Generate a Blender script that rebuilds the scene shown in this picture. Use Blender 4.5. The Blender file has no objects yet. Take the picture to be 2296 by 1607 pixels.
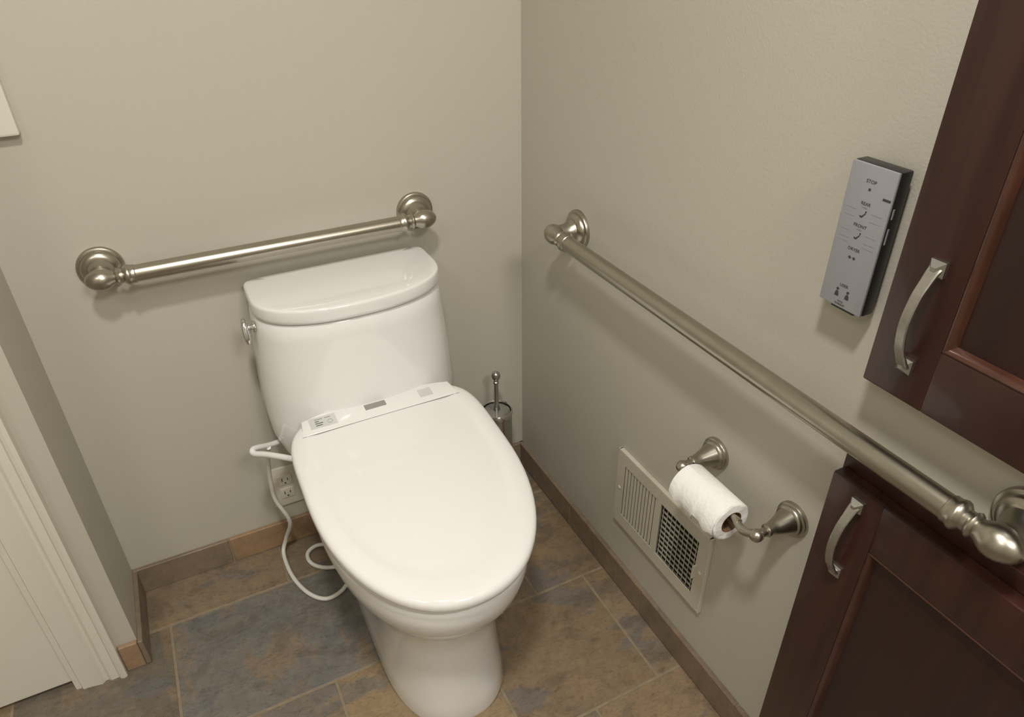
import bpy, bmesh, math, random
from mathutils import Vector, Matrix
random.seed(7)
C = bpy.context.scene.collection
PI = math.pi
V = Vector
try:
    bpy.context.scene.view_settings.view_transform = 'Standard'
except Exception:
    pass

# ------------------------------------------------------------------ camera
CAM = V((-0.7334, -1.4112, 1.3635))
yaw, pitch, roll, FPX = 0.4627, 0.5672, -0.0119, 1599.5
F = V((math.sin(yaw)*math.cos(pitch), math.cos(yaw)*math.cos(pitch), -math.sin(pitch)))
R = V((math.cos(yaw), -math.sin(yaw), 0)); U = R.cross(F)
R2 = R*math.cos(roll) + U*math.sin(roll); U2 = U*math.cos(roll) - R*math.sin(roll)
cd = bpy.data.cameras.new('camera'); cam = bpy.data.objects.new('camera', cd); C.objects.link(cam)
cam.matrix_world = Matrix(((R2.x, U2.x, -F.x, CAM.x), (R2.y, U2.y, -F.y, CAM.y), (R2.z, U2.z, -F.z, CAM.z), (0, 0, 0, 1)))
cd.sensor_width = 36; cd.lens = FPX/2296*36; cd.clip_start = .01
bpy.context.scene.camera = cam

def on(u, v, ax, val):
    """read a point of the photograph onto a known plane of the room"""
    d = F + R2*((u-1148)/FPX) - U2*((v-803.5)/FPX)
    return CAM + d*((val-CAM[ax])/d[ax])

# ------------------------------------------------------------------ materials
def s2l(c):
    return tuple(((x/255)/12.92 if x/255 <= .04045 else ((x/255+.055)/1.055)**2.4) for x in c) + (1,)
def mat(name, col, rough=.5, metal=0, noise=0, nscale=8, bump=0, bscale=60, coat=0, col2=None, stretch=None, spec=.5, trans=0, detail=4):
    m = bpy.data.materials.new(name); m.use_nodes = True
    nt = m.node_tree; b = nt.nodes['Principled BSDF']; L = nt.links
    c = s2l(col) if max(col) > 1 else tuple(col)+(1,)
    b.inputs['Base Color'].default_value = c
    b.inputs['Roughness'].default_value = rough; b.inputs['Metallic'].default_value = metal
    b.inputs['Specular IOR Level'].default_value = spec
    if coat: b.inputs['Coat Weight'].default_value = coat; b.inputs['Coat Roughness'].default_value = .06
    if trans: b.inputs['Transmission Weight'].default_value = trans
    tc = nt.nodes.new('ShaderNodeTexCoord'); mp = nt.nodes.new('ShaderNodeMapping'); L.new(tc.outputs['Object'], mp.inputs['Vector'])
    if stretch: mp.inputs['Scale'].default_value = stretch
    n = nt.nodes.new('ShaderNodeTexNoise'); n.inputs['Scale'].default_value = nscale; n.inputs['Detail'].default_value = detail
    L.new(mp.outputs['Vector'], n.inputs['Vector'])
    cr = nt.nodes.new('ShaderNodeValToRGB')
    c2 = (s2l(col2) if max(col2) > 1 else tuple(col2)+(1,)) if col2 else tuple(x*(1-noise) for x in c[:3])+(1,)
    cr.color_ramp.elements[0].position = .3; cr.color_ramp.elements[1].position = .7
    cr.color_ramp.elements[0].color = c2; cr.color_ramp.elements[1].color = c
    L.new(n.outputs['Fac'], cr.inputs['Fac']); L.new(cr.outputs['Color'], b.inputs['Base Color'])
    if bump:
        n2 = nt.nodes.new('ShaderNodeTexNoise'); n2.inputs['Scale'].default_value = bscale; n2.inputs['Detail'].default_value = 3
        L.new(mp.outputs['Vector'], n2.inputs['Vector'])
        bp = nt.nodes.new('ShaderNodeBump'); bp.inputs['Strength'].default_value = bump; bp.inputs['Distance'].default_value = .002
        L.new(n2.outputs['Fac'], bp.inputs['Height']); L.new(bp.outputs['Normal'], b.inputs['Normal'])
    return m
def slate(name, rough=.38, amt=1.0):
    m = bpy.data.materials.new(name); m.use_nodes = True
    nt = m.node_tree; b = nt.nodes['Principled BSDF']; L = nt.links; N = nt.nodes.new
    at = N('ShaderNodeAttribute'); at.attribute_name = 'tint'
    tc = N('ShaderNodeTexCoord')
    def noise(sc, det, dist=0, off=0, rg=.68, st=(1, 1, 1)):
        mp = N('ShaderNodeMapping'); mp.inputs['Location'].default_value = (off, off*1.7, 0); mp.inputs['Scale'].default_value = st
        mp.inputs['Rotation'].default_value = (0, 0, .6)
        L.new(tc.outputs['Object'], mp.inputs['Vector'])
        n = N('ShaderNodeTexNoise'); n.inputs['Scale'].default_value = sc; n.inputs['Detail'].default_value = det
        n.inputs['Distortion'].default_value = dist; n.inputs['Roughness'].default_value = rg
        L.new(mp.outputs['Vector'], n.inputs['Vector']); return n.outputs['Fac']
    def ramp(f, a, z, lo=0., hi=1.):
        r = N('ShaderNodeMapRange'); r.inputs['From Min'].default_value = a; r.inputs['From Max'].default_value = z
        r.inputs['To Min'].default_value = lo; r.inputs['To Max'].default_value = hi
        L.new(f, r.inputs['Value']); return r.outputs['Result']
    def math_(op, a, v=None, w=None):
        x = N('ShaderNodeMath'); x.operation = op; L.new(a, x.inputs[0])
        if w is not None: L.new(w, x.inputs[1])
        elif v is not None: x.inputs[1].default_value = v
        return x.outputs[0]
    def mix(fac, a, bcol, mode='MIX'):
        x = N('ShaderNodeMix'); x.data_type = 'RGBA'; x.blend_type = mode
        if isinstance(fac, float): x.inputs['Factor'].default_value = fac
        else: L.new(fac, x.inputs['Factor'])
        for s, i in ((a, 'A'), (bcol, 'B')):
            sock = [q for q in x.inputs if q.name == i and q.type == 'RGBA'][0]
            if isinstance(s, tuple): sock.default_value = s
            else: L.new(s, sock)
        return [q for q in x.outputs if q.type == 'RGBA'][0]
    c = mix(ramp(noise(5.0, 12, .3, 3, .64, (1, 2.0, 1)), .53, .585, 0, .60*amt), at.outputs['Color'], s2l((104, 104, 106)))
    c = mix(ramp(noise(6.0, 12, .4, 11, .64, (1.8, 1, 1)), .53, .60, 0, .48*amt), c, s2l((144, 120, 91)))
    c = mix(ramp(noise(8, 12, .5, 23, .68, (1, 1.8, 1)), .53, .60, 0, .42*amt), c, s2l((94, 84, 73)))
    ledge_src = noise(4.6, 10, .3, 41, .60, (1, 1.9, 1))
    led = math_('SNAP', ledge_src, .055)
    r = math_('SUBTRACT', ledge_src, None, led)
    c = mix(ramp(r, 0, .006, .45*amt, 0), c, s2l((68, 60, 52)))
    c = mix(1.0, c, ramp(noise(34, 12, .3, 5, .75), .3, .7, .78, 1.18), 'MULTIPLY')
    L.new(c, b.inputs['Base Color'])
    L.new(ramp(noise(12, 8, .3, 17), .35, .65, rough-.1, rough+.16), b.inputs['Roughness'])
    hgt = math_('ADD', math_('MULTIPLY', led, .9), None, math_('MULTIPLY', noise(16, 12, .4, 8, .66, (1, 1.6, 1)), .35))
    bp = N('ShaderNodeBump'); bp.inputs['Strength'].default_value = .75*amt; bp.inputs['Distance'].default_value = .010
    L.new(hgt, bp.inputs['Height']); L.new(bp.outputs['Normal'], b.inputs['Normal'])
    return m
M = dict(
    wall=mat('wall_paint', (190, 186, 174), .75, noise=.03, nscale=2, bump=.2, bscale=260),
    ceil=mat('ceiling_paint', (222, 220, 215), .8, noise=.02),
    trim=mat('trim_paint', (220, 216, 204), .35, noise=.02),
    slate=slate('slate_tile'), bslate=slate('slate_base_tile', .45, .4), grout=mat('grout', (148, 134, 112), .9, noise=.25, nscale=60),
    china=mat('white_glazed_china', (234, 234, 233), .07, noise=.01, coat=.5),
    plastic=mat('white_plastic', (237, 237, 236), .08, noise=.01, coat=.4),
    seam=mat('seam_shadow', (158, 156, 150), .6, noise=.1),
    nickel=mat('brushed_nickel', (180, 175, 162), .31, 1, noise=.08, nscale=40),
    chrome=mat('chrome', (232, 232, 232), .08, 1, noise=.02),
    pewter=mat('pewter_pull', (188, 186, 180), .38, 1, noise=.15, nscale=150),
    wood=mat('dark_cherry_wood', (62, 33, 26), .34, noise=.35, nscale=9, stretch=(5, 5, .4), coat=.2, col2=(43, 22, 18), detail=10),
    woodp=mat('dark_cherry_panel', (51, 28, 23), .34, noise=.35, nscale=8, stretch=(5, 5, .3), coat=.2, col2=(37, 19, 16), detail=10),
    bead=mat('cherry_bead', (74, 44, 33), .28, noise=.3, nscale=20, coat=.3),
    vent=mat('painted_steel', (200, 196, 181), .4, noise=.02),
    dark=mat('duct_shade_dark', (30, 29, 26), .8, noise=.3),  # the deep shade of the duct, put into a flat colour
    shade=mat('duct_shade_pale', (150, 147, 133), .8, noise=.1),  # weaker shade of the same duct, put into a flat colour
    paper=mat('tissue_paper', (238, 238, 236), .95, noise=.02, nscale=80, bump=.6, bscale=150),
    card=mat('cardboard', (120, 94, 70), .9, noise=.1),
    silver=mat('silver_face', (156, 156, 162), .42, .2, noise=.03),
    black=mat('dark_plastic', (44, 42, 44), .35, noise=.1),
    ink=mat('printed_ink', (60, 57, 60), .6, noise=.05),
    faint=mat('faint_print', (138, 138, 146), .5, noise=.05),
    grey=mat('grey_window', (152, 148, 142), .25, noise=.05),
    lgrey=mat('sensor_window', (208, 209, 208), .25, noise=.03),
    ivory=mat('ivory_plastic', (222, 218, 204), .3, noise=.02),
    cord=mat('white_cord', (226, 225, 218), .4, noise=.02),
    steel=mat('stainless_steel', (205, 205, 203), .2, 1, noise=.04),
)

# ------------------------------------------------------------------ object helpers
ORG = {}
def thing(name, loc, label, cat, group=None):
    o = bpy.data.objects.new(name, None); C.objects.link(o); o.location = loc; o.empty_display_size = .05
    ORG[o.name] = V(loc); o['label'] = label; o['category'] = cat
    if group: o['group'] = group
    return o
def mk(name, bm, m, parent=None, smooth=None, label=None, cat=None, kind=None, loc=None, recalc=True):
    if recalc: bmesh.ops.recalc_face_normals(bm, faces=bm.faces)
    org = ORG[parent.name] if parent else V(loc or (0, 0, 0))
    bmesh.ops.translate(bm, verts=bm.verts, vec=-org)
    me = bpy.data.meshes.new(name)
    if smooth is not None:
        for f in bm.faces: f.smooth = True
        for e in bm.edges:
            if len(e.link_faces) == 2 and e.calc_face_angle(0) > math.radians(smooth): e.smooth = False
    bm.to_mesh(me); bm.free()
    for mm in (m if isinstance(m, (list, tuple)) else [m]): me.materials.append(mm)
    o = bpy.data.objects.new(name, me); C.objects.link(o)
    if parent: o.parent = parent
    else: o.location = org
    ORG[o.name] = org
    if label: o['label'] = label
    if cat: o['category'] = cat
    if kind: o['kind'] = kind
    return o
def bm_(): return bmesh.new()
def box(bm, x0, x1, y0, y1, z0, z1, bev=0, seg=2):
    x0, x1 = sorted((x0, x1)); y0, y1 = sorted((y0, y1)); z0, z1 = sorted((z0, z1))
    r = bmesh.ops.create_cube(bm, size=1)
    for v in r['verts']:
        v.co = V(((x0+x1)/2+v.co.x*(x1-x0), (y0+y1)/2+v.co.y*(y1-y0), (z0+z1)/2+v.co.z*(z1-z0)))
    if bev:
        es = list({e for v in r['verts'] for e in v.link_edges})
        bmesh.ops.bevel(bm, geom=es, offset=bev, segments=seg, affect='EDGES', profile=.6)
    return bm
def frame(ax):
    ax = V(ax).normalized(); a = V((0, 0, 1)) if abs(ax.z) < .9 else V((1, 0, 0))
    e1 = ax.cross(a).normalized(); return ax, e1, ax.cross(e1)
def lathe(bm, prof, org, ax, n=40):
    """prof = [(distance along axis, radius)]"""
    ax, e1, e2 = frame(ax); org = V(org); rings = []
    for h, r in prof:
        if r < 1e-5: rings.append([bm.verts.new(org+ax*h)])
        else: rings.append([bm.verts.new(org+ax*h+(e1*math.cos(2*PI*i/n)+e2*math.sin(2*PI*i/n))*r) for i in range(n)])
    for a, b in zip(rings, rings[1:]):
        for i in range(n):
            j = (i+1) % n
            if len(a) == 1 and len(b) == 1: continue
            if len(a) == 1: bm.faces.new((a[0], b[i], b[j]))
            elif len(b) == 1: bm.faces.new((a[i], a[j], b[0]))
            else: bm.faces.new((a[i], a[j], b[j], b[i]))
    return bm
def loft(bm, rings, cap0=True, cap1=True):
    rr = [[bm.verts.new(p) for p in r] for r in rings]; n = len(rr[0])
    for a, b in zip(rr, rr[1:]):
        for i in range(n): bm.faces.new((a[i], a[(i+1) % n], b[(i+1) % n], b[i]))
    if cap0: bm.faces.new(rr[0])
    if cap1: bm.faces.new(rr[-1])
    return bm
def cr(pts, k=8):
    pts = [V(p) for p in pts]; out = []
    P = [pts[0]*2-pts[1]] + pts + [pts[-1]*2-pts[-2]]
    for i in range(1, len(P)-2):
        for j in range(k):
            t = j/k; a, b, c, d = P[i-1:i+3]
            out.append(.5*((2*b)+(c-a)*t+(2*a-5*b+4*c-d)*t*t+(3*b-a-3*c+d)*t**3))
    out.append(pts[-1]); return out
def sweep(bm, path, sec, up=(0, 0, 1), scales=None):
    path = [V(p) for p in path]; rings = []; nrm = None
    for i, p in enumerate(path):
        t = (path[min(i+1, len(path)-1)]-path[max(i-1, 0)]).normalized()
        if nrm is None:
            nrm = V(up)-t*V(up).dot(t)
            if nrm.length < .05: nrm = V((1, 0, 0))-t*t.x
        else: nrm = nrm-t*nrm.dot(t)
        nrm.normalize(); s = t.cross(nrm); k = scales[i] if scales else 1
        rings.append([p+s*a*k+nrm*b*k for a, b in sec])
    return loft(bm, rings)
def circ(r, n=12): return [(r*math.cos(2*PI*i/n), r*math.sin(2*PI*i/n)) for i in range(n)]
def rect(w, h, c=.25):
    a, b = w/2, h/2; k = min(a, b)*c
    return [(a, b-k), (a-k, b), (-a+k, b), (-a, b-k), (-a, -b+k), (-a+k, -b), (a-k, -b), (a, -b+k)]
def lettering(s, size, org, ex, ey, m, parent, name='lettering', align='CENTER', ext=.0001):
    cu = bpy.data.curves.new('t', 'FONT'); cu.body = s; cu.size = size; cu.align_x = align; cu.align_y = 'CENTER'; cu.extrude = ext
    cu.resolution_u = 3
    o = bpy.data.objects.new('t', cu); C.objects.link(o); bpy.context.view_layer.update()
    me = bpy.data.meshes.new_from_object(o); bm = bm_(); bm.from_mesh(me)
    bpy.data.objects.remove(o); bpy.data.curves.remove(cu); bpy.data.meshes.remove(me)
    ex, ey = V(ex).normalized(), V(ey).normalized(); ez = ex.cross(ey)
    for v in bm.verts: v.co = V(org)+ex*v.co.x+ey*v.co.y+ez*v.co.z
    return mk(name, bm, m, parent)

# ------------------------------------------------------------------ room shell
XL, YD, ZC = -1.0195, -.208, 2.44
YB, XF = -2.7, -2.3
def struct(name, bm, m, **k): return mk(name, bm, m, kind='structure', **k)
struct('wall_back', box(bm_(), -1.14, 0, 0, .12, -.02, ZC), M['wall'])
struct('wall_right', box(bm_(), 0, .12, YB, .12, -.02, ZC), M['wall'])
struct('wall_left', box(bm_(), -1.13, XL, YD, 0, -.02, ZC), M['wall'])
b = bm_(); box(b, XF, -1.93, YD, YD+.12, -.02, ZC); box(b, -1.93, -1.13, YD, YD+.12, 2.04, ZC)
struct('wall_front', b, M['wall'])
struct('wall_side', box(bm_(), XF-.12, XF, YB, YD+.12, -.02, ZC), M['wall'])
struct('wall_behind', box(bm_(), XF-.12, .12, YB-.12, YB, -.02, ZC), M['wall'])
struct('ceiling', box(bm_(), XF-.12, .12, YB-.12, .12, ZC, ZC+.1), M['ceil'])
b = bm_(); box(b, -1.905, -1.1545, YD+.010, YD+.05, .012, 2.02, .001)
struct('door_1', b, M['trim'])
b = bm_()
prof = [(0, 0), (0, .020), (.006, .023), (.012, .021), (.016, .015), (.030, .016), (.036, .011), (.041, .011), (.047, .017), (.075, .012), (.083, .012), (.086, .007), (.096, .006), (.096, 0)]
pr = [V((-1.057-u, YD-t, 0)) for u, t in prof]
loft(b, [[p+V((0, 0, 0)) for p in pr], [p+V((0, 0, 2.12)) for p in pr]])
box(b, -1.1535, -1.1300, YD, YD+.11, 0, 2.04)
struct('trim_1', b, M['trim'], smooth=35)
b = bm_(); box(b, XL+.001, -.917, -.020, 0, 1.058, 1.80, .0035)
struct('trim_2', b, M['trim'])

# tiles ------------------------------------------------------------
def tiles(name, items, grout_boxes, bev=.0015, sm=None):
    b = bm_(); col = b.loops.layers.float_color.new('tint')
    for g in grout_boxes: box(b, *g)
    for f in b.faces: f.material_index = 1
    for (x0, x1, y0, y1, z0, z1, tint) in items:
        old = set(b.faces)
        box(b, x0, x1, y0, y1, z0, z1, bev, 1)
        c = s2l(tint)
        for f in b.faces:
            if f not in old:
                f.material_index = 0
                for l in f.loops: l[col] = c
    return struct(name, b, [sm or M['slate'], M['grout']])
G = .0022
rows = [
 ((-.136, 0), [(-1.1, -.70, (136, 119, 98)), (-.70, -.40, (130, 115, 97)), (-.40, -.10, (124, 107, 86)), (-.10, 0, (132, 113, 90))]),
 ((-.440, -.136), [(-1.27, -.965, (112, 104, 92)), (-.965, -.50, (118, 114, 107)), (-.50, -.19, (134, 115, 93)), (-.19, 0, (134, 115, 92))]),
 ((-.740, -.440), [(-1.27, -.965, (108, 102, 92)), (-.965, -.669, (134, 120, 100)), (-.669, -.37, (148, 128, 99)), (-.37, -.067, (134, 115, 92)), (-.067, 0, (138, 120, 98))]),
 ((-1.045, -.740), [(-1.4, -1.12, (122, 111, 96)), (-1.12, -.66, (132, 114, 90)), (-.66, -.22, (126, 115, 102)), (-.22, 0, (142, 122, 97))]),
]
it = []
for (y0, y1), xs in rows:
    for x0, x1, t in xs: it.append((x0+G, x1-G, y0+G, y1-G, -.02, 0, t))
    x = xs[0][0]
    while x > XF:
        w = random.choice((.305, .46)); nx = max(x-w, XF)
        if y0 < -.2 or x < -1.2:
            it.append((nx+G, x-G, y0+G, min(y1, .10)-G, -.02, 0, random.choice([(122, 110, 94), (112, 109, 104), (136, 116, 90)])))
        x = nx
y = -1.045
while y > YB:
    ny = max(y-.305, YB); x = 0
    while x > XF:
        w = random.choice((.305, .46, .61)); nx = max(x-w, XF)
        it.append((nx+G, x-G, ny+G, y-G, -.02, 0, random.choice([(122, 110, 94), (112, 109, 104), (136, 116, 90), (130, 112, 92)])))
        x = nx
    y = ny
tiles('floor', it, [(XF, 0, YB, .1, -.06, -.0008)])
BH, BT = .075, .011
bt = [(134, 117, 99), (156, 129, 100), (131, 114, 97), (136, 119, 102), (127, 112, 96)]
it = []; k = 0
for x0, x1 in ((-.805, XL), (-.50, -.805), (-.195, -.50), (-BT, -.195)):
    it.append((min(x1+.001, x0-.002), max(x1+.001, x0-.002), -BT, -.001, 0.002, BH, bt[k % 5])); k += 1
tiles('baseboard_back', it, [(XL, 0, -BT+.002, 0, 0, BH-.002)], sm=M['bslate'])
it = []
for y0, y1 in ((-.002, -.285), (-.285, -.59), (-.59, -.895), (-.895, -1.2), (-1.2, -1.505), (-1.505, -1.81), (-1.81, -2.115), (-2.115, -2.69)):
    it.append((-BT, -.001, y1+.0015, y0-.0015, .002, BH, bt[(k*2) % 5])); k += 1
tiles('baseboard_right', it, [(-BT+.002, 0, YB, 0, 0, BH-.002)], sm=M['bslate'])
tiles('baseboard_left', [(XL+.001, XL+BT, YD-BT, -BT-.001, .002, BH, (130, 115, 99))], [(XL, XL+BT-.002, YD, -BT, 0, BH-.002)], sm=M['bslate'])
tiles('baseboard_front', [(-1.056, XL-.0005, YD-BT, YD-.001, .002, BH, (158, 131, 102))], [(-1.056, XL, YD-BT+.002, YD, 0, BH-.002)], sm=M['bslate'])

# ------------------------------------------------------------------ toilet
XC = -.450
def egg(hw, yf, yb, ym, z, nf=2.15, nb=3.6, n=72, zf=None, s=1., cy=None, xc=XC):
    out = []
    for i in range(n):
        t = 2*PI*i/n; c, sn = math.cos(t), math.sin(t)
        e = nb if sn > 0 else nf
        x = hw*math.copysign(abs(c)**(2/e), c); y = ym+((yb-ym) if sn > 0 else (ym-yf))*math.copysign(abs(sn)**(2/e), sn)
        if s != 1: x *= s; y = cy+(y-cy)*s
        out.append(V((xc+x, y, zf(y)+z if zf else z)))
    return out
T = thing('toilet', (XC, -.38, 0), 'white one-piece toilet with a closed electronic bidet seat, standing below the shorter grab bar', 'toilet')
sec = [ # z, hw, yf, yb, ym, nf, nb
 (.000, .121, -.645, -.10, -.45, 2.4, 4), (.012, .123, -.648, -.10, -.45, 2.4, 4), (.05, .119, -.643, -.10, -.45, 2.35, 4),
 (.12, .115, -.636, -.10, -.44, 2.3, 4), (.20, .117, -.634, -.09, -.43, 2.3, 4), (.25, .128, -.642, -.08, -.42, 2.3, 4),
 (.285, .146, -.660, -.06, -.41, 2.2, 4), (.315, .166, -.684, -.05, -.40, 2.2, 4), (.345, .180, -.702, -.04, -.40, 2.2, 4),
 (.375, .186, -.711, -.03, -.40, 2.2, 4), (.400, .187, -.713, -.03, -.40, 2.2, 4), (.410, .184, -.709, -.035, -.40, 2.2, 4), (.413, .176, -.70, -.04, -.40, 2.2, 4)]
b = bm_(); loft(b, [egg(hw, yf, yb, ym, z, nf, nb) for z, hw, yf, yb, ym, nf, nb in sec])
mk('bowl', b, M['china'], T, smooth=60)
def dsec(hw, yf, z, yb=-.014, ym=-.095, nf=2.35, nb=12, s=1, cy=-.11): return egg(hw, yf, yb, ym, z, nf, nb, s=s, cy=cy, n=120)
b = bm_(); loft(b, [dsec(.190, -.245, .38), dsec(.203, -.234, .42), dsec(.205, -.224, .47), dsec(.203, -.216, .53), dsec(.198, -.212, .60), dsec(.192, -.208, .66), dsec(.189, -.2065, .694), dsec(.185, -.202, .698)])
mk('tank', b, M['china'], T, smooth=60)
b = bm_(); loft(b, [dsec(.184, -.203, .7003), dsec(.1885, -.2085, .7008), dsec(.1903, -.2120, .7028), dsec(.1913, -.2135, .710), dsec(.1913, -.2134, .7265),
    dsec(.1905, -.2126, .7298), dsec(.1888, -.2108, .7316), dsec(.186, -.207, .7322), dsec(.16, -.178, .7326, yb=-.03), dsec(.08, -.13, .7329, yb=-.06), dsec(.01, -.10, .7331, yb=-.09)])
mk('tank_lid', b, M['china'], T, smooth=60)
b = bm_(); lx = XC-.192
lathe(b, [(0, .012), (.004, .012), (.006, .009), (.012, .009)], (lx, -.105, .674), (-1, 0, 0), 28)
rings = []
for k in range(17):
    w = k/16; a = math.sin(PI*(.04+.92*w))**.4
    cz = .691-.044*w; cy = -.100-.018*w; rx_, ry_ = .0085*a, .0120*a*(1-.2*w)
    rings.append([V((lx-.018+rx_*math.cos(2*PI*i/28), cy+ry_*math.sin(2*PI*i/28), cz)) for i in range(28)])
loft(b, rings)
mk('flush_lever', b, M['chrome'], T, smooth=60, label='small smooth chrome flush lever')
zs = lambda y: .452+(y+.727)*.088
sb = bm_(); loft(sb, [egg(.184, -.700, -.205, -.42, -.036, nb=5, zf=zs), egg(.193, -.715, -.202, -.42, -.034, nb=5, zf=zs), egg(.195, -.719, -.202, -.42, -.028, nb=5, zf=zs),
   egg(.195, -.719, -.202, -.42, -.022, nb=5, zf=zs), egg(.190, -.712, -.204, -.42, -.018, nb=5, zf=zs)])
seat = mk('seat', sb, M['plastic'], T, smooth=50)
b = bm_()
loft(b, [egg(.190, -.718, -.210, -.42, -.0175, nb=5, zf=zs), egg(.1955, -.7255, -.207, -.42, -.0165, nb=5, zf=zs),
   egg(.1975, -.7275, -.206, -.42, -.011, nb=5, zf=zs), egg(.1970, -.7270, -.2065, -.42, -.004, nb=5, zf=zs), egg(.1948, -.7245, -.208, -.42, .0008, nb=5, zf=zs),
   egg(.190, -.719, -.211, -.42, .0036, nb=5, zf=zs), egg(.180, -.706, -.216, -.42, .0056, nb=5, zf=zs), egg(.168, -.688, -.225, -.42, .0063, nb=4.8, zf=zs), egg(.163, -.680, -.228, -.42, .0058, nb=4.5, zf=zs),
   egg(.156, -.668, -.234, -.42, .0044, nb=4.5, zf=zs), egg(.148, -.656, -.242, -.42, .0046, nb=4, zf=zs),
   egg(.12, -.60, -.28, -.42, .0070, nb=3, zf=zs), egg(.06, -.52, -.34, -.42, .0092, nb=2.5, zf=zs), egg(.01, -.43, -.41, -.42, .0098, nb=2, zf=zs)])
lid = mk('seat_lid', b, M['plastic'], T, smooth=60, label='closed glossy white seat lid')
def strip_out(dz, ins=0):
    pts = []
    for i in range(17):
        x = -.163+.326*i/16
        pts.append((x, -.2625+ins))
    for i in range(17):
        x = .157-.314*i/16; u = x/.157
        pts.append((x, -.202-.016*abs(u)**3-ins))
    return [V((XC+x*(1-ins*6), y, zs(y)+dz)) for x, y in pts]
b = bm_(); loft(b, [strip_out(-.01), strip_out(.0050), strip_out(.0068, .0015), strip_out(.0072, .003)])
strip = mk('control_strip', b, M['plastic'], T, smooth=50)
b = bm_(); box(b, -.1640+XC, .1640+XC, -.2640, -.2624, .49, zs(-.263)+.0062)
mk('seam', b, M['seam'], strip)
def patch(x0, x1, y0, y1, dz, m, name, par, lab=None):
    b = bm_(); vs = []
    for dzz in (dz-.0006, dz):
        vs.append([V((XC+x, y, zs(y)+dzz)) for x, y in ((x0, y0), (x1, y0), (x1, y1), (x0, y1))])
    loft(b, vs); return mk(name, b, m, par, label=lab)
patch(-.030, .014, -.238, -.222, .0077, M['grey'], 'display_window', strip)
patch(.085, .113, -.246, -.222, .0077, M['lgrey'], 'sensor_window', strip)
stk = patch(-.143, -.090, -.250, -.218, .0077, M['lgrey'], 'sticker', strip)
for j, (w0, w1, yy) in enumerate(((-.132, -.116, -.226), (-.112, -.100, -.226), (-.132, -.124, -.232), (-.132, -.117, -.238), (-.132, -.119, -.244))):
    b = bm_()
    loft(b, [[V((XC+x, y, zs(y)+dz)) for x, y in ((w0, yy), (w1, yy), (w1, yy+.0018), (w0, yy+.0018))] for dz in (.0077, .0080)])
    mk('print_line', b, M['grey'] if j < 2 else M['ink'], strip)
b = bm_(); lathe(b, [(0, .0045), (.0003, .0045), (.0003, .0052), (0, .0052), (0, .0045)], (XC-.103, -.238, zs(-.238)+.0078), (0, -.088, 1), 24)
mk('print_ring', b, M['grey'], strip)
b = bm_(); sweep(b, cr([on(672, 1032, 1, -.255), on(648, 1027, 1, -.235), on(600, 1019, 1, -.19), on(572, 1017, 1, -.165), on(566, 1010, 1, -.155), on(574, 1004, 1, -.145), on(605, 997, 1, -.12), on(640, 985, 1, -.09)], 6), circ(.0062, 14))
mk('water_hose', b, M['plastic'], T, smooth=60)

# ------------------------------------------------------------------ grab bars
def grab_bar(A, n, d, L, lab):
    A, n, d = V(A), V(n), V(d); off = .058
    t = thing('grab_bar', A, lab, 'grab bar')
    ax0 = A+n*off
    b = bm_(); lathe(b, [(.054, 0), (.054, .0155), (L-.054, .0155), (L-.054, 0)], ax0, d, 40)
    mk('rail', b, M['nickel'], t, smooth=50)
    for s0, dd in ((0, d), (L, -d)):
        p = ax0+d*s0
        b = bm_()
        lathe(b, [(-.0275, 0), (-.0270, .0040), (-.0250, .0080), (-.0215, .0120), (-.016, .0158), (-.0095, .0187), (-.002, .0200), (.006, .0195), (.013, .0165), (.018, .0132), (.0215, .0120),
            (.023, .0142), (.0258, .0160), (.0285, .0148), (.0305, .0128), (.035, .0128), (.037, .0150), (.040, .0180), (.0432, .0192), (.0465, .0182), (.0485, .0170), (.0545, .0170), (.056, .0150)], p, dd, 40)
        mk('end_knob', b, M['nickel'], t, smooth=40)
        b = bm_(); q = A+d*s0
        lathe(b, [(.015, .0250), (.021, .0220), (.027, .0190), (.034, .0172), (.041, .0166), (.048, .0172), (.054, .015)], q, n, 40)
        post = mk('post', b, M['nickel'], t, smooth=40)
        b = bm_(); lathe(b, [(0, 0), (0, .0405), (.0045, .0405), (.0070, .0393), (.0082, .0370), (.0085, .0345), (.0120, .0338), (.0145, .0315), (.0170, .0285), (.0185, .0255), (.019, .020)], q, n, 48)
        mk('flange', b, M['nickel'], post, smooth=35)
    return t
grab_bar((-.8715, 0, .8077), (0, -1, 0), (1, 0, 0), .61, 'shorter brushed nickel grab bar on the back wall above the toilet tank')
grab_bar((0, -.2535, .8047), (-1, 0, 0), (0, -1, 0), .919, 'longer brushed nickel grab bar on the right wall running past the cabinet')

# ------------------------------------------------------------------ wall register
VY0, VY1, VZ0, VZ1 = -.4638, -.7561, .189, .388
vt = thing('air_vent', (0, (VY0+VY1)/2, VZ0), 'cream metal air register on the right wall above the baseboard', 'vent')
xo = -.009
oy = [(-.489, -.603), (-.615, -.730)]; oz = (.220, .358)
b = bm_()
def vb(y0, y1, z0, z1): box(b, xo, xo+.0015, y0, y1, z0, z1)
vb(VY1, VY0, VZ0, oz[0]); vb(VY1, VY0, oz[1], VZ1); vb(oy[0][0], VY0, *oz); vb(VY1, oy[1][1], *oz); vb(oy[1][0], oy[0][1], *oz)
for a in ((VY1-.002, VY1+.004, VZ0-.002, VZ1+.002), (VY0-.004, VY0+.002, VZ0-.002, VZ1+.002), (VY1, VY0, VZ0-.002, VZ0+.004), (VY1, VY0, VZ1-.004, VZ1+.002)):
    box(b, xo+.0004, 0, *a, .0008, 1)
mk('face_plate', b, M['vent'], vt)
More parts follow.
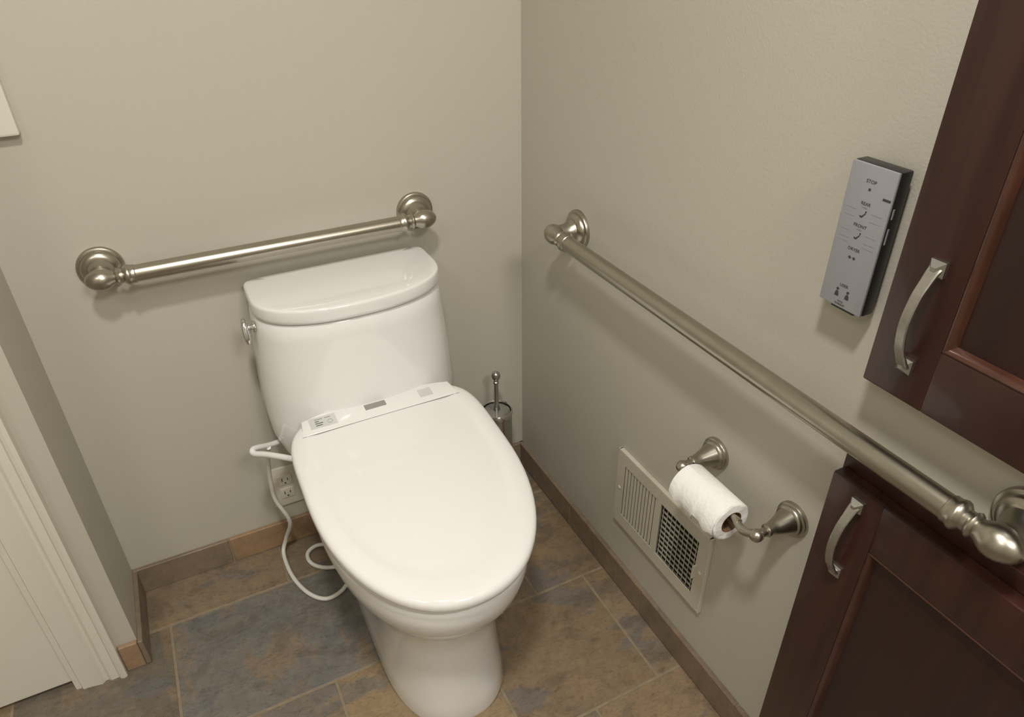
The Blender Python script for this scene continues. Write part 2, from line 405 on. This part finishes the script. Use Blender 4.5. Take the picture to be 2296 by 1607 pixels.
b = bm_(); box(b, -.0010, 0, oy[1][1]-.005, oy[1][0]+.004, oz[0]-.004, oz[1]+.004); mk('backing', b, M['dark'], vt)  # shallow sheet coloured as the shade inside the open half
b = bm_(); box(b, -.0010, 0, oy[0][1]-.004, oy[0][0]+.005, oz[0]-.004, oz[1]+.004); mk('backing', b, M['shade'], vt)  # shallow sheet coloured as the fainter shade between the left slits
def blades(y0, y1, n, ang, w, z0, z1, xc=-.0064, th=.0009):
    b = bm_()
    for i in range(n):
        yc = y0+(y1-y0)*(i+.5)/n; c, s = math.cos(ang), math.sin(ang)
        ring = []
        for z in (z0, z1):
            ring.append([V((xc+a*s+bb*c, yc+a*c-bb*s, z)) for a, bb in ((-w/2, -th/2), (w/2, -th/2), (w/2, th/2), (-w/2, th/2))])
        loft(b, ring)
    return b
mk('louver', blades(*oy[0], 11, math.radians(-6), .0072, *oz), M['vent'], vt, label='pale, closed-looking vertical louvers')
mk('louver', blades(*oy[1], 9, math.radians(48), .0056, *oz), M['vent'], vt, label='open vertical louvers over a backing coloured as duct shade')
b = bm_()
for i in range(10):
    z = oz[0]+(oz[1]-oz[0])*(i+.5)/10; box(b, -.0028, -.0018, oy[1][1], oy[1][0], z-.0028, z+.0022)
mk('damper_blades', b, M['vent'], vt)
b = bm_(); box(b, -.018, -.004, -.7345, -.7315, .268, .302, .001); mk('damper_lever', b, M['vent'], vt)
for yy in (-.476, -.744):
    b = bm_(); lathe(b, [(0, .0045), (.0015, .004), (.0025, .002), (.0027, 0)], (xo, yy, .289), (-1, 0, 0), 16); mk('screw', b, M['vent'], vt, smooth=40)

# ------------------------------------------------------------------ toilet paper holder
ya, yb_, zh = -.724, -.899, .567
h = thing('paper_holder', (0, (ya+yb_)/2, zh), 'brushed nickel two-post toilet paper holder on the right wall below the long bar', 'paper holder')
for yy, sg in ((ya, -1), (yb_, 1)):
    b = bm_(); lathe(b, [(0, 0), (0, .0290), (.004, .0290), (.0065, .0278), (.0075, .0256), (.0105, .0252), (.013, .0235), (.0140, .0208), (.024, .0172), (.038, .0126), (.050, .0097), (.053, .0107), (.056, .0097), (.058, .006), (.0585, 0)], (0, yy, zh), (-1, 0, 0), 40)
    post = mk('post', b, M['nickel'], h, smooth=38)
    b = bm_()
    sweep(b, cr([(-.054, yy, zh), (-.066, yy, zh), (-.076, yy+sg*.006, zh-.001), (-.080, yy+sg*.018, zh-.006), (-.078, yy+sg*.030, zh-.008), (-.076, yy+sg*.044, zh-.005)], 5), circ(.0068, 12))
    lathe(b, [(-.011, 0), (-.010, .005), (-.005, .0095), (0, .0105), (.005, .0095), (.010, .005), (.011, 0)], (-.0735, yy, zh-.001), (1, 0, 0), 20)
    mk('arm', b, M['nickel'], post, smooth=45)
b = bm_(); lathe(b, [(0, 0), (0, .0065), (.105, .0065), (.105, 0)], (-.076, yb_+.035, zh-.005), (0, 1, 0), 20)
mk('roller', b, M['nickel'], h, smooth=50)
rx, rz, ry0, ry1 = -.076, zh-.005-.0118, -.742, -.850
tr = thing('toilet_paper_roll', (rx, (ry0+ry1)/2, rz), 'white toilet paper roll with a torn loose end, on the two-post holder', 'toilet paper')
b = bm_(); RR = .0350; n = 56; rings = []
for (r, y) in ((.0195, ry0), (.031, ry0), (RR-.001, ry0-.0005), (RR, ry0-.002), (RR, (ry0+ry1)/2), (RR, ry1+.002), (RR-.001, ry1+.0005), (.031, ry1), (.0195, ry1)):
    rings.append([V((rx+(r*(1+(.009*math.sin(3*t+1) if r > .03 else 0)))*math.cos(t), y+(.0007*math.sin(5*t) if r > .03 else 0), rz+(r*(1+(.009*math.sin(3*t+1) if r > .03 else 0)))*math.sin(t))) for t in [2*PI*i/n for i in range(n)]])
loft(b, rings, False, False); mk('paper', b, M['paper'], tr, smooth=50)
b = bm_(); lathe(b, [(0, .0196), (abs(ry1-ry0), .0196), (abs(ry1-ry0), .0184), (0, .0184), (0, .0196)], (rx, ry1, rz), (0, 1, 0), 36); mk('core', b, M['card'], tr, smooth=40, label='brown cardboard core')
b = bm_(); nu, nv = 20, 60; grid = []
for j in range(nv+1):
    w = j/nv; y = ry0-.001+(ry1-ry0+.002)*w
    end = math.radians(196+5*math.sin(w*9)+3*math.sin(w*31+1)+(40*math.sin((w-.32)/.24*PI) if .32 < w < .56 else 0)); row = []
    for i in range(nu+1):
        a = math.radians(95)+(end-math.radians(95))*i/nu; r = RR+.0010+.0034*(i/nu)**3*(1+.5*math.sin(w*17))
        row.append(b.verts.new(V((rx+r*math.cos(a), y, rz+r*math.sin(a)))))
    grid.append(row)
for j in range(nv):
    for i in range(nu): b.faces.new((grid[j][i], grid[j][i+1], grid[j+1][i+1], grid[j+1][i]))
mk('loose_sheet', b, M['paper'], tr, smooth=60)

# ------------------------------------------------------------------ remote control on the right wall
ry_0, ry_1, rz_0, rz_1 = -.873, -.9350, .944, 1.119
RCY = -.904
hd = thing('remote_holder', (0, RCY, rz_0-.006), 'dark plastic wall bracket behind the silver remote control', 'bracket')
b = bm_(); box(b, -.0105, .0005, ry_1+.008, ry_0-.008, rz_0+.004, rz_1-.030, .0015); mk('back_plate', b, M['black'], hd)
b = bm_(); box(b, -.027, .0005, ry_1+.014, ry_0-.014, rz_0-.006, rz_0-.0002, .0012); mk('ledge', b, M['black'], hd)
rc = thing('remote_control', (-.02, RCY, rz_0), 'slim silver and black remote control with printed commands, mounted beside the upper cabinet', 'remote control')
b = bm_(); box(b, -.0305, -.0110, ry_1, ry_0, rz_0, rz_1, .003); mk('housing', b, M['black'], rc, smooth=40)
b = bm_(); box(b, -.0340, -.0303, ry_1+.0005, ry_0-.0005, rz_0+.0005, rz_1-.0005, .0014); face = mk('face', b, M['silver'], rc, smooth=40, label='silver face with printed commands')
ex, ey = (0, -1, 0), (0, 0, 1); fx = -.0342
zz = lambda f: rz_1-f*(rz_1-rz_0)
def L(s, f, size, m=M['ink'], dy=0): lettering(s, size, (fx, RCY-dy, zz(f)), ex, ey, m, face)
L('STOP', .105, .0056); L('REAR', .25, .0054); L('FRONT', .40, .0054); L('DRYER', .565, .0054); L('USER', .835, .0054)
L('WASH', .275, .0026, M['faint']); L('WASH', .425, .0026, M['faint'])
L('TOTO', .955, .0030); L('WASHLET', .975, .0034)
def flat(pts, z, name, m=M['ink']):
    b = bm_(); loft(b, [[V((x, RCY-p[0], z+p[1])) for p in pts] for x in (fx+.0002, fx-.0001)]); return mk(name, b, m, face)
def disc(cx, cy, r): return [(cx+r*math.cos(2*PI*i/14), cy+r*math.sin(2*PI*i/14)) for i in range(14)]
flat([(-.0014, -.0014), (.0014, -.0014), (.0014, .0014), (-.0014, .0014)], zz(.155), 'stop_symbol')
for f in (.325, .475):
    flat([(.85*a, .85*c) for a, c in ((-.005, -.003), (-.001, -.004), (.001, -.001), (.004, .003), (.003, .0042), (.0005, .001), (-.002, -.0015), (-.005, -.0012))], zz(f), 'seat_symbol')
    flat(disc(.0028, .0047, .0010), zz(f), 'symbol_dot')
for dx in (-.003, .003):
    flat([(dx-.0024, 0), (dx, .0022), (dx+.0024, 0), (dx, -.0022), (dx-.0012, -.0002)], zz(.625), 'dryer_symbol')
for dx in (-.0075, .0075):
    flat(disc(dx, .0042, .0019), zz(.895), 'user_symbol')
    flat([(dx-.0028, -.005), (dx+.0028, -.005), (dx+.0024, -.0005), (dx+.001, .0016), (dx-.001, .0016), (dx-.0024, -.0005)], zz(.895), 'user_symbol')
flat([(.019, -.0013), (.029, -.0013), (.029, .0013), (.019, .0013)], zz(.185), 'indicator')
for f in (.30, .35, .45, .50, .53):
    flat([(-.024, -.0001), (-.010, -.0001), (-.010, .0001), (-.024, .0001)], zz(f), 'fine_line', M['faint']); flat([(.010, -.0001), (.024, -.0001), (.024, .0001), (.010, .0001)], zz(f), 'fine_line', M['faint'])
for z0, z1 in ((1.066, 1.078), (1.036, 1.055)):
    b = bm_(); box(b, -.0285, -.0262, ry_1-.0006, ry_1+.001, z0, z1, .0003, 1); mk('side_button', b, M['silver'], rc)

# ------------------------------------------------------------------ wall cabinets
def handle(y, z0, z1, parent):
    x0 = -.042; zc = (z0+z1)/2
    b = bm_()
    path = cr([(x0-.006, y, z1), (x0-.010, y, z1-.004), (x0-.016, y, z1-.014), (x0-.024, y, z1-.030), (x0-.029, y, zc), (x0-.024, y, z0+.030), (x0-.016, y, z0+.014), (x0-.010, y, z0+.004), (x0-.006, y, z0)], 6)
    ns = len(path); sc = [1.2-.28*math.sin(PI*i/(ns-1)) for i in range(ns)]
    sweep(b, path, rect(.0125, .0050, .5), up=(-1, 0, 0), scales=sc)
    for zf in (z0, z1):
        hw = .0088
        r0 = [V((x0, y+a, zf+c)) for a, c in ((-hw, -hw), (hw, -hw), (hw, hw), (-hw, hw))]
        r1 = [V((x0-.005, p.y, p.z)) for p in r0]
        r2 = [V((x0-.012, y+(p.y-y)*.3, zf+(p.z-zf)*.3)) for p in r0]
        loft(b, [r0, r1, r2])
    return mk('handle', b, M['pewter'], parent, smooth=40, label='curved pewter handle')
def cabinet(y0, y1, fz0, fz1, dz0, dz1, hz, lab):
    t = thing('cabinet', (0, (y0+y1)/2, fz0), lab, 'cabinet')
    b = bm_(); w = .035
    box(b, -.020, 0, y1, y0, fz1-w, fz1, .0015); box(b, -.020, 0, y1, y0, fz0, fz0+w, .0015)
    box(b, -.020, 0, y0-w, y0, fz0+w, fz1-w); box(b, -.020, 0, y1, y1+w, fz0+w, fz1-w); box(b, -.004, 0, y1+w, y0-w, fz0+w, fz1-w)
    mk('face_frame', b, M['wood'], t)
    a0, a1 = y0-.004, y1+.004; s = .078
    b = bm_(); X0, X1 = -.042, -.0205
    box(b, X0, X1, a0-s, a0, dz0, dz1, .0025); box(b, X0, X1, a1, a1+s, dz0, dz1, .0025)
    box(b, X0+.0002, X1, a1+s-.001, a0-s+.001, dz1-s, dz1, .0025); box(b, X0+.0002, X1, a1+s-.001, a0-s+.001, dz0, dz0+s, .0025)
    d = mk('door', b, M['wood'], t, smooth=30)
    b = bm_(); box(b, -.030, -.022, a1+s-.004, a0-s+.004, dz0+s-.004, dz1-s+.004); mk('panel', b, M['woodp'], d)
    b = bm_(); i0, i1, k0, k1 = a0-s, a1+s, dz0+s, dz1-s
    for p, q, up in (((i0, k0), (i1, k0), (0, 0, 1)), ((i1, k1), (i0, k1), (0, 0, -1)), ((i0, k1), (i0, k0), (0, -1, 0)), ((i1, k0), (i1, k1), (0, 1, 0))):
        pp = [V((-.034, p[0], p[1])), V((-.034, q[0], q[1]))]; u = V(up)
        ring = []
        for P0 in pp:
            ring.append([P0+V((-.0072, 0, 0))+u*0, P0+V((-.0080, 0, 0))+u*.002, P0+V((-.006, 0, 0))+u*.0045, P0+V((-.001, 0, 0))+u*.0065, P0+V((.004, 0, 0))+u*.008, P0+V((.004, 0, 0))])
        loft(b, ring)
    mk('bead', b, M['bead'], d, smooth=50, label='reddish inner bead moulding')
    handle(-1.0125, hz[0], hz[1], d)
    return t
cabinet(-.962, -1.42, .868, 1.74, .880, 1.728, (.926, 1.044), 'upper dark cherry wall cabinet beside the silver remote control')
cabinet(-.962, -1.42, .098, .757, .110, .7335, (.593, .712), 'lower dark cherry cabinet under the near end of the long grab bar')

# ------------------------------------------------------------------ brush in the corner
bx, by = -.112, -.074
t = thing('toilet_brush', (bx, by, 0), 'chrome toilet brush with ball-tipped handle in the corner behind the toilet', 'toilet brush')
b = bm_(); lathe(b, [(.262, .0345), (.2665, .0345), (.269, .0250), (.271, .0095), (.285, .0062), (.330, .0055), (.350, .0055), (.352, .0075), (.357, .0075), (.359, .0055), (.3625, .006), (.366, .0095), (.374, .0118), (.382, .0095), (.3865, .004), (.387, 0)], (bx, by, 0), (0, 0, 1), 32)
mk('handle', b, M['steel'], t, smooth=40)
b = bm_(); lathe(b, [(.018, 0), (.020, .02), (.05, .03), (.12, .028), (.14, .006), (.263, .005)], (bx, by, 0), (0, 0, 1), 24); mk('brush_head', b, M['plastic'], t, smooth=50)
t = thing('brush_holder', (bx, by, 0), 'shiny steel cylinder holder around the toilet brush in the corner', 'brush holder')
b = bm_(); lathe(b, [(0.0, 0), (.0, .046), (.010, .046), (.014, .041), (.016, .039), (.262, .039), (.262, .0375), (.02, .0375), (.018, 0)], (bx, by, 0), (0, 0, 1), 44); mk('cup', b, M['steel'], t, smooth=35)
b = bm_(); lathe(b, [(.260, .0365), (.259, .0402), (.264, .0412), (.270, .0402), (.272, .0385), (.270, .0365), (.260, .0365)], (bx, by, 0), (0, 0, 1), 44); mk('rim', b, M['chrome'], t, smooth=35, label='polished rim of the holder')

# ------------------------------------------------------------------ outlet, valve, cord
ox0, ox1, oz0, oz1 = -.683, -.613, .122, .238
t = thing('wall_outlet', ((ox0+ox1)/2, 0, oz0), 'ivory double power outlet low on the back wall left of the toilet', 'outlet')
b = bm_(); box(b, ox0, ox1, -.006, 0, oz0, oz1, .0022); mk('cover_plate', b, M['ivory'], t, smooth=40)
oc = (ox0+ox1)/2
for zc in (.160, .200):
    b = bm_(); box(b, oc-.0165, oc+.0165, -.0085, -.004, zc-.0145, zc+.0145, .002); rcp = mk('receptacle', b, M['ivory'], t, smooth=40)
    b = bm_(); box(b, oc-.0075, oc-.0055, -.0088, -.008, zc-.002, zc+.007); box(b, oc+.0055, oc+.0075, -.0088, -.008, zc-.001, zc+.006)
    lathe(b, [(0, 0), (0, .0022), (.0006, .0022), (.0006, 0)], (oc, -.0082, zc-.008), (0, -1, 0), 12)
    mk('slots', b, M['ink'], rcp)
vx, vz = -.600, .128
t = thing('supply_valve', (vx, 0, vz), 'small white supply valve on the back wall beside the outlet, partly behind the toilet', 'valve')
b = bm_(); lathe(b, [(0, .016), (.003, .016), (.005, .009), (.030, .009)], (vx, 0, vz), (0, -1, 0), 24); mk('stem', b, M['chrome'], t, smooth=40)
b = bm_(); lathe(b, [(.024, .012), (.027, .014), (.040, .013), (.043, .010), (.044, 0)], (vx, 0, vz), (0, -1, 0), 24); mk('knob', b, M['plastic'], t, smooth=40)
fl = lambda u, v, z=.0055: on(u, v, 2, z)
pts = [V((-.672, -.13, .400)), V((-.676, -.10, .36)), on(606, 1075, 1, -.07), on(618, 1120, 1, -.075), on(650, 1168, 1, -.08)]
pts += [fl(642, 1205, .05), fl(636, 1240, .012), fl(655, 1290), fl(690, 1328), fl(730, 1342), fl(765, 1325), fl(785, 1296), fl(800, 1262), fl(785, 1236), fl(750, 1222), fl(712, 1222), fl(690, 1240), fl(698, 1262), fl(730, 1272), fl(782, 1266, .015), fl(792, 1262, .015)]
b = bm_(); sweep(b, cr(pts, 8), circ(.0050, 10))
mk('power_cord', b, M['cord'], None, smooth=70, label='white power cord looping on the tiles left of the toilet', cat='cord', loc=tuple(fl(690, 1328)))

# ------------------------------------------------------------------ lights
def area(name, loc, size, power, col, target=None, shape='DISK'):
    l = bpy.data.lights.new(name, 'AREA'); l.shape = shape; l.size = size; l.energy = power; l.color = col
    o = bpy.data.objects.new(name, l); C.objects.link(o); o.location = loc
    if target: o.rotation_euler = (V(target)-V(loc)).to_track_quat('-Z', 'Y').to_euler()
    return o
warm = (1, .955, .878)
area('ceiling_lamp', (-.74, -1.28, 2.41), .17, 21, warm)
area('fill_light_rear', (-.40, -2.3, 2.41), .5, 28, warm, (-.9, -.5, .5))  # added soft fill out of view, lifts the left return wall
area('fill_light_side', (-1.7, -1.7, 2.41), .5, 8, warm)  # added side fill out of view, evens the room light
w = bpy.data.worlds.new('world'); bpy.context.scene.world = w; w.use_nodes = True
w.node_tree.nodes['Background'].inputs['Color'].default_value = (.5, .45, .36, 1); w.node_tree.nodes['Background'].inputs['Strength'].default_value = .3
